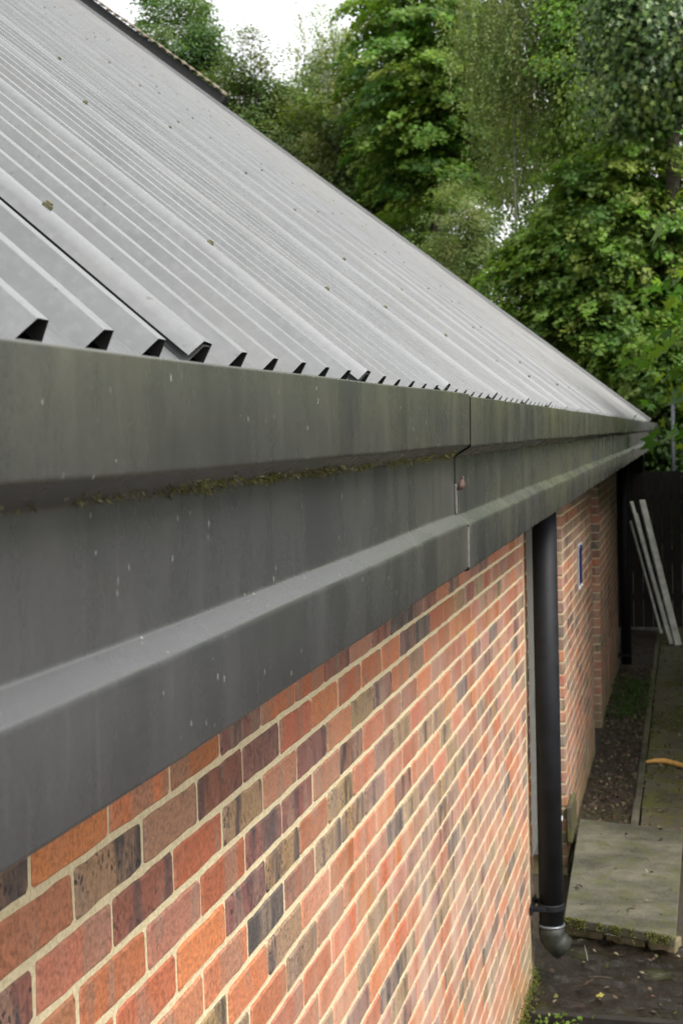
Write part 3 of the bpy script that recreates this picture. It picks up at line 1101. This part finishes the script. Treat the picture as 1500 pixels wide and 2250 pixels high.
# footing bricks of the doorstep
rsb = random.Random(77)
y = 0.64
while y > 0.09:
    L = 0.2
    v, f = brick_shape(min(L, y - 0.075), 0.06, 0.1, rsb)
    me = bpy.data.meshes.new('brick')
    me.from_pydata([(p[1], -p[0], p[2]) for p in v], [], [tuple(reversed(q)) for q in f])
    me.materials.append(M['brick'])
    o = bpy.data.objects.new('brick', me)
    yy = y - min(L, y - 0.075) / 2
    o.location = (7.20 - (0.63 - yy) * 0.36, yy, 0.014)
    o.rotation_euler = (0, 0, math.radians(-18))
    o.color = (0.06, 0.035, 0.02, 0.5)
    place(o, step)
    y -= 0.212
MB().box((7.22, 0.085, -0.1), (8.80, 0.62, 0.048)).build('footing', M['flag'], step)


def np_mesh(name, V, Fs, A, mat, parent=None):
    """V (n,3), Fs (m,k) equal-sized faces, A (n,4)"""
    me = bpy.data.meshes.new(name)
    n, (mf, kf) = len(V), Fs.shape
    me.vertices.add(n)
    me.vertices.foreach_set('co', V.astype(np.float32).ravel())
    me.loops.add(mf * kf)
    me.loops.foreach_set('vertex_index', Fs.astype(np.int32).ravel())
    me.polygons.add(mf)
    me.polygons.foreach_set('loop_start', np.arange(0, mf * kf, kf, dtype=np.int32))
    ca = me.color_attributes.new('bcol', 'FLOAT_COLOR', 'POINT')
    ca.data.foreach_set('color', A.astype(np.float32).ravel())
    me.update(calc_edges=True)
    me.validate()
    me.materials.append(mat)
    o = bpy.data.objects.new(name, me)
    place(o, parent)
    return o


LEAF = {
    'lobed': np.array([[0, -0.05, 0], [-0.42, 0.02, 0.10], [-0.16, 0.22, 0.02], [-0.50, 0.52, 0.10], [-0.13, 0.55, 0.02], [0, 1.0, -0.06], [0.13, 0.55, 0.02], [0.50, 0.52, 0.10], [0.16, 0.22, 0.02], [0.42, 0.02, 0.10]], float),
    'oval': np.array([[0, 0, 0], [-0.30, 0.32, 0.07], [-0.24, 0.68, 0.05], [0, 1.0, -0.05], [0.24, 0.68, 0.05], [0.30, 0.32, 0.07]], float),
    'slim': np.array([[0, 0, 0], [-0.24, 0.45, 0.05], [0, 1.0, -0.04], [0.24, 0.45, 0.05]], float)}
LEAF['lobed'] -= np.array([0, 0.35, 0])
LEAF_F = {'lobed': [(0, 1, 2), (0, 2, 8), (0, 8, 9), (2, 3, 4), (2, 4, 6), (2, 6, 8), (4, 5, 6), (6, 7, 8)],
          'oval': [(0, 1, 5), (1, 2, 4), (1, 4, 5), (2, 3, 4)],
          'slim': [(0, 1, 3), (1, 2, 3)]}


def leaves(C, N, size, kind, cols, rs, hang=None):
    """leaf faces at points C with normals N; returns V, F, A"""
    n = len(C)
    N = N / np.linalg.norm(N, axis=1, keepdims=True)
    ref = rs.normal(size=(n, 3)) if hang is None else hang + rs.normal(scale=0.35, size=(n, 3))
    up = ref - N * np.sum(ref * N, axis=1, keepdims=True)
    up /= np.linalg.norm(up, axis=1, keepdims=True) + 1e-9
    side = np.cross(up, N)
    T = LEAF[kind]
    s = (size * rs.uniform(0.65, 1.25, size=n))[:, None, None]
    V = C[:, None, :] + s * (T[None, :, 0:1] * side[:, None, :] + T[None, :, 1:2] * up[:, None, :] + T[None, :, 2:3] * N[:, None, :] * rs.uniform(0.3, 2.0, size=n)[:, None, None])
    F = np.array(LEAF_F[kind])[None] + (np.arange(n) * len(T))[:, None, None]
    A = np.repeat(np.concatenate([cols, np.ones((n, 1))], 1)[:, None, :], len(T), 1)
    return V.reshape(-1, 3), F.reshape(-1, 3), A.reshape(-1, 4)


def palette(rs, n, base, spread=0.28):
    b = np.array(base)[rs.randint(0, len(base), size=n)]
    return b * rs.uniform(1 - spread, 1 + spread, size=(n, 1)) * rs.uniform(0.9, 1.1, size=(n, 3))


# leaf litter (one mass) on soil, paving and step
rs = np.random.RandomState(9)
areas = [(9.0, 15.5, 0.38, 0.72, 0.004, 1500), (9.0, 17.5, -1.0, 0.32, 0.008, 1300), (7.05, 8.84, 0.10, 0.62, 0.108, 22), (6.15, 7.0, -1.0, 0.70, 0.004, 60), (4.5, 6.08, -1.2, 0.70, -0.02, 160)]
C, cols = [], []
for (x0, x1, y0, y1, z, n) in areas:
    C.append(np.stack([rs.uniform(x0, x1, n), rs.uniform(y0, y1, n), z + rs.uniform(0, 0.01, n)], 1))
    cols.append(palette(rs, n, [(0.08, 0.05, 0.03), (0.11, 0.075, 0.045), (0.13, 0.10, 0.06), (0.04, 0.03, 0.025), (0.06, 0.065, 0.018), (0.17, 0.15, 0.10), (0.05, 0.035, 0.025)]))
C, cols = np.concatenate(C), np.concatenate(cols)
Nn = rs.normal(scale=0.45, size=C.shape) + np.array([0, 0, 1])
V, F, A = leaves(C, Nn, 0.030, 'oval', cols, rs)
o = np_mesh('leaf_litter', V, F, A, M['litter'])
tag(o, 'small dead leaves strewn over soil and paving', 'leaf litter', kind='stuff')
# pale crumbs and gravel
mb = MB()
rg = random.Random(31)
for i in range(95):
    x0, x1, y0, y1, z = rg.choice([(9.0, 14, 0.38, 0.72, 0.0), (9.0, 16, -0.6, 0.32, 0.006), (7.15, 8.80, 0.10, 0.60, 0.102)])
    p = (rg.uniform(x0, x1), rg.uniform(y0, y1), z)
    s = rg.uniform(0.002, 0.006)
    mb.box((p[0] - s, p[1] - s * 0.8, p[2]), (p[0] + s, p[1] + s * 0.8, p[2] + s), 0.0, s * 0.3)
o = mb.build('gravel', M['sealant'])
tag(o, 'pale grit and stone crumbs scattered on the ground', 'gravel', kind='stuff')
# weeds: at the wall foot in front, and the grass patch by the far bed
for (x0, x1, y0, y1, n, hgt, base, lab_) in (
        (5.2, 6.06, 0.40, 0.725, 420, 0.07, [(0.10, 0.16, 0.02), (0.14, 0.20, 0.03)], 'bright green weeds at the foot of the near wall'),
        (12.6, 14.6, 0.36, 0.72, 1100, 0.07, [(0.035, 0.085, 0.012), (0.05, 0.11, 0.015)], 'low green weeds growing in the soil bed by the wall'),
        (5.0, 6.07, -0.9, 0.40, 260, 0.04, [(0.07, 0.11, 0.02), (0.05, 0.08, 0.02)], 'sparse low weeds in front of the rotten edging board')):
    C = np.stack([rs.uniform(x0, x1, n), np.clip(rs.normal((y0 + y1) / 2, (y1 - y0) / 3.4, n), y0, y1), rs.uniform(0.0, hgt, n) - 0.01], 1)
    Nn = rs.normal(scale=0.6, size=C.shape) + np.array([-0.2, -0.2, 0.8])
    V, F, A = leaves(C, Nn, 0.028, 'oval', palette(rs, n, base), rs)
    o = np_mesh('weeds', V, F, A, M['leaf'])
    tag(o, lab_, 'weeds', kind='stuff')
# moss cushion at the wall foot
n = 2600
X_ = rs.uniform(4.8, 6.6, n)
C = np.stack([X_, YW - np.abs(rs.normal(0, 0.02, n)) - 0.002, np.abs(rs.normal(0, 0.05, n)) - 0.02], 1)
V, F, A = leaves(C, rs.normal(size=C.shape) + np.array([0, -0.6, 0.4]), 0.012, 'slim', palette(rs, n, [(0.06, 0.075, 0.012), (0.10, 0.10, 0.02)]), rs)
o = np_mesh('moss', V, F, A, M['litter'])
tag(o, 'dark green moss creeping up the foot of the brick wall', 'moss', kind='stuff')


n = 9000
C = np.stack([rs.uniform(9.0, 16.5, n), rs.uniform(-0.7, 0.34, n), rs.uniform(0.0, 0.012, n)], 1)
fld = np.sin(C[:, 0] * 3.1) + np.sin(C[:, 1] * 7.3 + C[:, 0]) + np.sin(C[:, 0] * 8.7 + C[:, 1] * 11) * 0.7 + rs.normal(scale=0.35, size=n)
C = C[fld > 0.55]
V, F, A = leaves(C, rs.normal(scale=0.6, size=C.shape) + np.array([-0.1, 0, 1.0]), 0.030, 'slim', palette(rs, len(C), [(0.075, 0.082, 0.014), (0.10, 0.10, 0.022), (0.055, 0.066, 0.012)]), rs)
o = np_mesh('moss', V, F, A, M['litter'])
tag(o, 'patchy yellow-green moss mats spreading over the paving flags', 'moss', kind='stuff')
n = 2200
q_ = rs.uniform(0, 1, n)
C = np.stack([7.13 + (6.93 - 7.13) * q_ - np.abs(rs.normal(0, 0.006, n)), 0.635 + (0.075 - 0.635) * q_, 0.104 - np.abs(rs.normal(0, 0.028, n))], 1)
keep = np.sin(q_ * 17) + np.sin(q_ * 41 + 1) + rs.normal(scale=0.5, size=n) > 0.0
C = C[keep]
V, F, A = leaves(C, rs.normal(size=C.shape) + np.array([-0.6, 0, 0.5]), 0.011, 'slim', palette(rs, len(C), [(0.08, 0.085, 0.014), (0.12, 0.115, 0.03)]), rs)
o = np_mesh('moss', V, F, A, M['litter'])
tag(o, 'olive moss along the front edge of the doorstep slab', 'moss', kind='stuff')


# ================================================================== trees
def tree(name, label, base, crown, radii, style, ncl, nleaf, size, kind, cols, seed, mat='leaf', bark='bark', group='trees behind the building', trunk_r=0.22, spread=0.22):
    rs = np.random.RandomState(seed)
    c0, rad = np.array(crown, float), np.array(radii, float)
    tr = thing(name, (base[0], base[1], 0), label, 'tree' if 'shrub' not in name else 'shrub', group)
    # lumpy crown: cluster centres
    d = rs.normal(size=(ncl, 3))
    d /= np.linalg.norm(d, axis=1, keepdims=True)
    k1 = rs.normal(size=(6, 3)) * 2.2
    lump = 1 + 0.17 * np.sum(np.sin(d @ k1.T + np.arange(6)), axis=1) / 1.5
    q = rs.uniform(0.12, 1.0, size=(ncl, 1)) ** 0.42
    P = c0 + d * rad * q * lump[:, None]
    P[:, 2] = np.maximum(P[:, 2], 0.3)
    out = (P - c0) / rad
    out /= np.linalg.norm(out, axis=1, keepdims=True) + 1e-6
    Cs, Ns, Hs, Ks = [], [], [], []
    pal = palette(rs, ncl, cols, spread)
    for i in range(ncl):
        n = int(nleaf * rs.uniform(0.5, 1.4))
        o3 = out[i]
        if style == 'round':
            loc = rs.normal(size=(n, 3)) * np.array([1, 1, 0.6]) * size * 2.3
            C_ = P[i] + loc
            N_ = rs.normal(scale=0.55, size=(n, 3)) + np.array([0, 0, 0.75]) + o3 * 0.7
            H_ = np.tile(o3 * 0.7 + np.array([0, 0, -0.5]), (n, 1))
        elif style == 'spray':
            a = np.array([o3[0], o3[1], 0]) + rs.normal(scale=0.5, size=3) * np.array([1, 1, 0])
            a /= np.linalg.norm(a) + 1e-6
            b = np.array([-a[1], a[0], 0])
            s = rs.uniform(-0.5, 1.0, size=(n, 1))
            w = rs.normal(scale=0.34, size=(n, 1)) * (1.1 - np.abs(s))
            L = size * 7.5
            C_ = P[i] + a * s * L + b * w * L + np.array([0, 0, 1.0]) * (-0.42 * L * np.maximum(s, 0) ** 1.5 + rs.normal(scale=0.06 * L, size=(n, 1)))
            N_ = rs.normal(scale=0.35, size=(n, 3)) + np.array([0, 0, 0.9]) + a * 0.55
            H_ = np.tile(a * 0.8 + np.array([0, 0, -0.6]), (n, 1))
        elif style == 'weep':
            ns = 5
            sx = rs.normal(size=(ns, 3)) * np.array([1, 1, 0.4]) * 0.22
            j = rs.randint(0, ns, n)
            s = rs.uniform(0, 1, size=n)
            L = rs.uniform(0.7, 1.7, size=ns)[j]
            sway = rs.normal(scale=0.18, size=(ns, 2))[j]
            C_ = P[i] + sx[j] + np.stack([sway[:, 0] * s * s + rs.normal(scale=0.03, size=n), sway[:, 1] * s * s + rs.normal(scale=0.03, size=n), -L * s], 1)
            N_ = rs.normal(scale=0.8, size=(n, 3)) + np.array([0, 0, 0.25]) + o3 * 0.5
            H_ = np.tile(np.array([0, 0, -1.0]), (n, 1))
        else:  # ivy: shingled outward faces
            loc = rs.normal(size=(n, 3)) * np.array([1, 1, 1.3]) * size * 2.0
            C_ = P[i] + loc
            N_ = rs.normal(scale=0.40, size=(n, 3)) + np.array([-0.3, -0.2, 0.45]) + o3 * 0.9
            H_ = np.tile(np.array([0, 0, -1.0]), (n, 1))
        Cs.append(C_); Ns.append(N_); Hs.append(H_)
        Ks.append(pal[i] * rs.uniform(0.8, 1.22, size=(n, 1)) * rs.uniform(0.93, 1.07, size=(n, 3)))
    V, F, A = leaves(np.concatenate(Cs), np.concatenate(Ns), size, kind, np.concatenate(Ks), rs, np.concatenate(Hs))
    np_mesh('crown', V, F, A, M[mat], tr)
    # trunk and limbs
    mb = MB()
    fork = np.array([base[0] * 0.5 + c0[0] * 0.5, base[1] * 0.5 + c0[1] * 0.5, max(0.4, c0[2] - rad[2] * 0.55)])
    top = np.array([c0[0], c0[1], c0[2] + rad[2] * 0.5])
    mid = (np.array([base[0], base[1], 0]) + fork) / 2 + rs.normal(scale=0.12, size=3) * np.array([1, 1, 0])
    mb.tube([(base[0], base[1], -0.2), (base[0], base[1], 0.1), tuple(mid), tuple(fork), tuple((fork + top) / 2 + rs.normal(scale=0.15, size=3)), tuple(top)],
            [trunk_r * 1.5, trunk_r * 1.15, trunk_r, trunk_r * 0.85, trunk_r * 0.5, trunk_r * 0.12], 10)
    idx = rs.permutation(ncl)[:max(16, ncl // 5)]
    for i in idx:
        s = rs.uniform(0, 0.8)
        a = fork + (top - fork) * s
        b = P[i]
        mdp = (a + b) / 2 + np.array([0, 0, 0.12 * np.linalg.norm(b - a)]) + rs.normal(scale=0.08, size=3)
        r0 = trunk_r * (0.34 - 0.2 * s)
        mb.tube([tuple(a), tuple(a * 0.6 + mdp * 0.4), tuple(mdp), tuple(b)], [r0, r0 * 0.8, r0 * 0.55, 0.008], 6)
    mb.build('trunk', M[bark], tr, True)
    return tr


def pt(px, py, X):
    p = at_x(px, py, X)
    return (p.x, p.y, p.z)


SYC = [(0.101, 0.189, 0.035), (0.144, 0.242, 0.043), (0.074, 0.155, 0.038), (0.174, 0.251, 0.043)]
MAP = [(0.120, 0.205, 0.034), (0.150, 0.235, 0.040), (0.088, 0.165, 0.032), (0.180, 0.240, 0.050)]
DRK = [(0.054, 0.112, 0.033), (0.076, 0.136, 0.033), (0.1, 0.149, 0.036)]
OLV = [(0.097, 0.143, 0.036), (0.13, 0.162, 0.042), (0.073, 0.121, 0.032)]
PAL = [(0.196, 0.25, 0.09), (0.232, 0.278, 0.107), (0.161, 0.215, 0.08)]
IVY = [(0.040, 0.088, 0.020), (0.064, 0.118, 0.024), (0.100, 0.155, 0.030)]


def rad_px(w, h, X, dep):
    return (dep, w * X / F_PX, h * X / F_PX)


# name, label, pixel of crown centre, distance, half-size in pixels, depth radius, style, clusters, leaves, leaf size, kind, colours
TREES = [
    ('dark_tree', 'dark bushy tree on the skyline above the tiled verge', (390, 245), 46, (125, 225), 2.2, 'round', 520, 150, 0.115, 'oval', DRK, 1, 'leaf'),
    ('hedgerow_tree', 'olive green tree with thin top shoots against the white sky', (560, 340), 44, (140, 215), 2.0, 'round', 520, 150, 0.105, 'oval', OLV, 2, 'leaf'),
    ('ash_tree', 'pale feathery tree standing out against the white sky', (735, 190), 47, (80, 160), 1.3, 'weep', 300, 90, 0.10, 'slim', PAL, 3, 'leaf'),
    ('holly_tree', 'dense dark green tree in the middle of the wood', (800, 430), 42, (185, 290), 2.4, 'round', 380, 130, 0.13, 'lobed', OLV, 4, 'leaf'),
    ('sycamore_tree', 'tall broad-leaved tree with pale blue-green leaf clumps', (950, 220), 39, (165, 330), 2.2, 'spray', 460, 120, 0.15, 'lobed', SYC, 5, 'leaf'),
    ('birch_tree', 'weeping birch with pale hanging twigs of tiny leaves', (1125, 45), 34, (115, 265), 1.3, 'weep', 430, 150, 0.075, 'slim', PAL, 6, 'leaf'),
    ('lime_tree', 'light green tree between the weeping birch and the ivy', (1310, 120), 34, (130, 250), 1.6, 'round', 360, 120, 0.12, 'oval', MAP, 7, 'leaf'),
    ('ivy_tree', 'tree smothered in dark glossy ivy leaves', (1475, 90), 29, (135, 230), 1.3, 'ivy', 240, 110, 0.13, 'lobed', IVY, 8, 'leaf_gloss'),
    ('maple_tree', 'large yellow-green maple arching over the roof end', (1350, 600), 30, (265, 290), 1.8, 'spray', 800, 135, 0.12, 'lobed', MAP, 9, 'leaf'),
    ('poplar_tree', 'thin-leaved tree breaking up the bright sky gap above the maple', (1170, 330), 47, (120, 150), 1.6, 'round', 190, 75, 0.13, 'oval', OLV, 17, 'leaf'),
    ('elder_shrub', 'pale fuzzy shrub peeping over the roof edge', (1022, 560), 33, (75, 130), 0.9, 'round', 150, 170, 0.07, 'slim', PAL, 10, 'leaf'),
    ('hazel_tree', 'mid-green tree leaning below the maple boughs', (1440, 810), 29, (110, 120), 1.2, 'spray', 130, 95, 0.12, 'lobed', MAP, 12, 'leaf'),
    ('yew_tree', 'nearly black evergreen deep inside the wood', (840, 590), 50, (260, 230), 2.0, 'round', 300, 110, 0.15, 'oval', DRK, 13, 'leaf'),
    ('thorn_tree', 'dark thicket tree filling the gap behind the maple', (1345, 730), 43, (270, 200), 2.0, 'round', 300, 110, 0.15, 'oval', DRK, 14, 'leaf'),
    ('laurel_shrub', 'dark evergreen shrub behind the fence below the roof end', (1445, 1010), 28.6, (120, 140), 1.0, 'round', 160, 110, 0.12, 'oval', DRK, 15, 'leaf'),
]
THIN = {'poplar_tree': 0.05, 'birch_tree': 0.035, 'lime_tree': 0.12, 'ivy_tree': 0.16, 'ash_tree': 0.06, 'hedgerow_tree': 0.10, 'elder_shrub': 0.03, 'laurel_shrub': 0.05}
for (nm, lb, (cx, cy), X, (w, h), dep, sty, ncl, nl, sz, kd, cl, sd_, mt) in TREES:
    c0 = pt(cx, cy, X)
    tree(nm, lb, (X, c0[1], 0), c0, rad_px(w, h, X, dep), sty, ncl, nl, sz, kd, cl, sd_, mt,
         'birch_bark' if nm == 'birch_tree' else 'bark', trunk_r=THIN.get(nm, 0.2))
# unseen trees added right of the path to shade the far wall and step
SHADE = (((10.6, -3.3, 3.4), (2.3, 2.3, 2.5), 'unseen broad-leaved tree added for shade across the path from the blue sign'),
         ((14.4, -2.9, 3.6), (2.5, 2.3, 3.0), 'unseen leafy tree added to shade the mossy paving'),
         ((18.9, -3.4, 4.0), (2.6, 2.3, 3.4), 'unseen dense tree added for shade right behind the dark fence'),
         ((24.0, -4.1, 4.6), (2.8, 2.4, 3.6), 'unseen leafy tree added for shade by the far end of the roof'))
for i, (c0, r3, lb) in enumerate(SHADE):
    tree('shade_tree', lb, (c0[0], c0[1] - 0.4, 0), c0, r3, 'round', 420, 90, 0.19, 'lobed', SYC, 40 + i, 'leaf', group='shade trees added along the path')
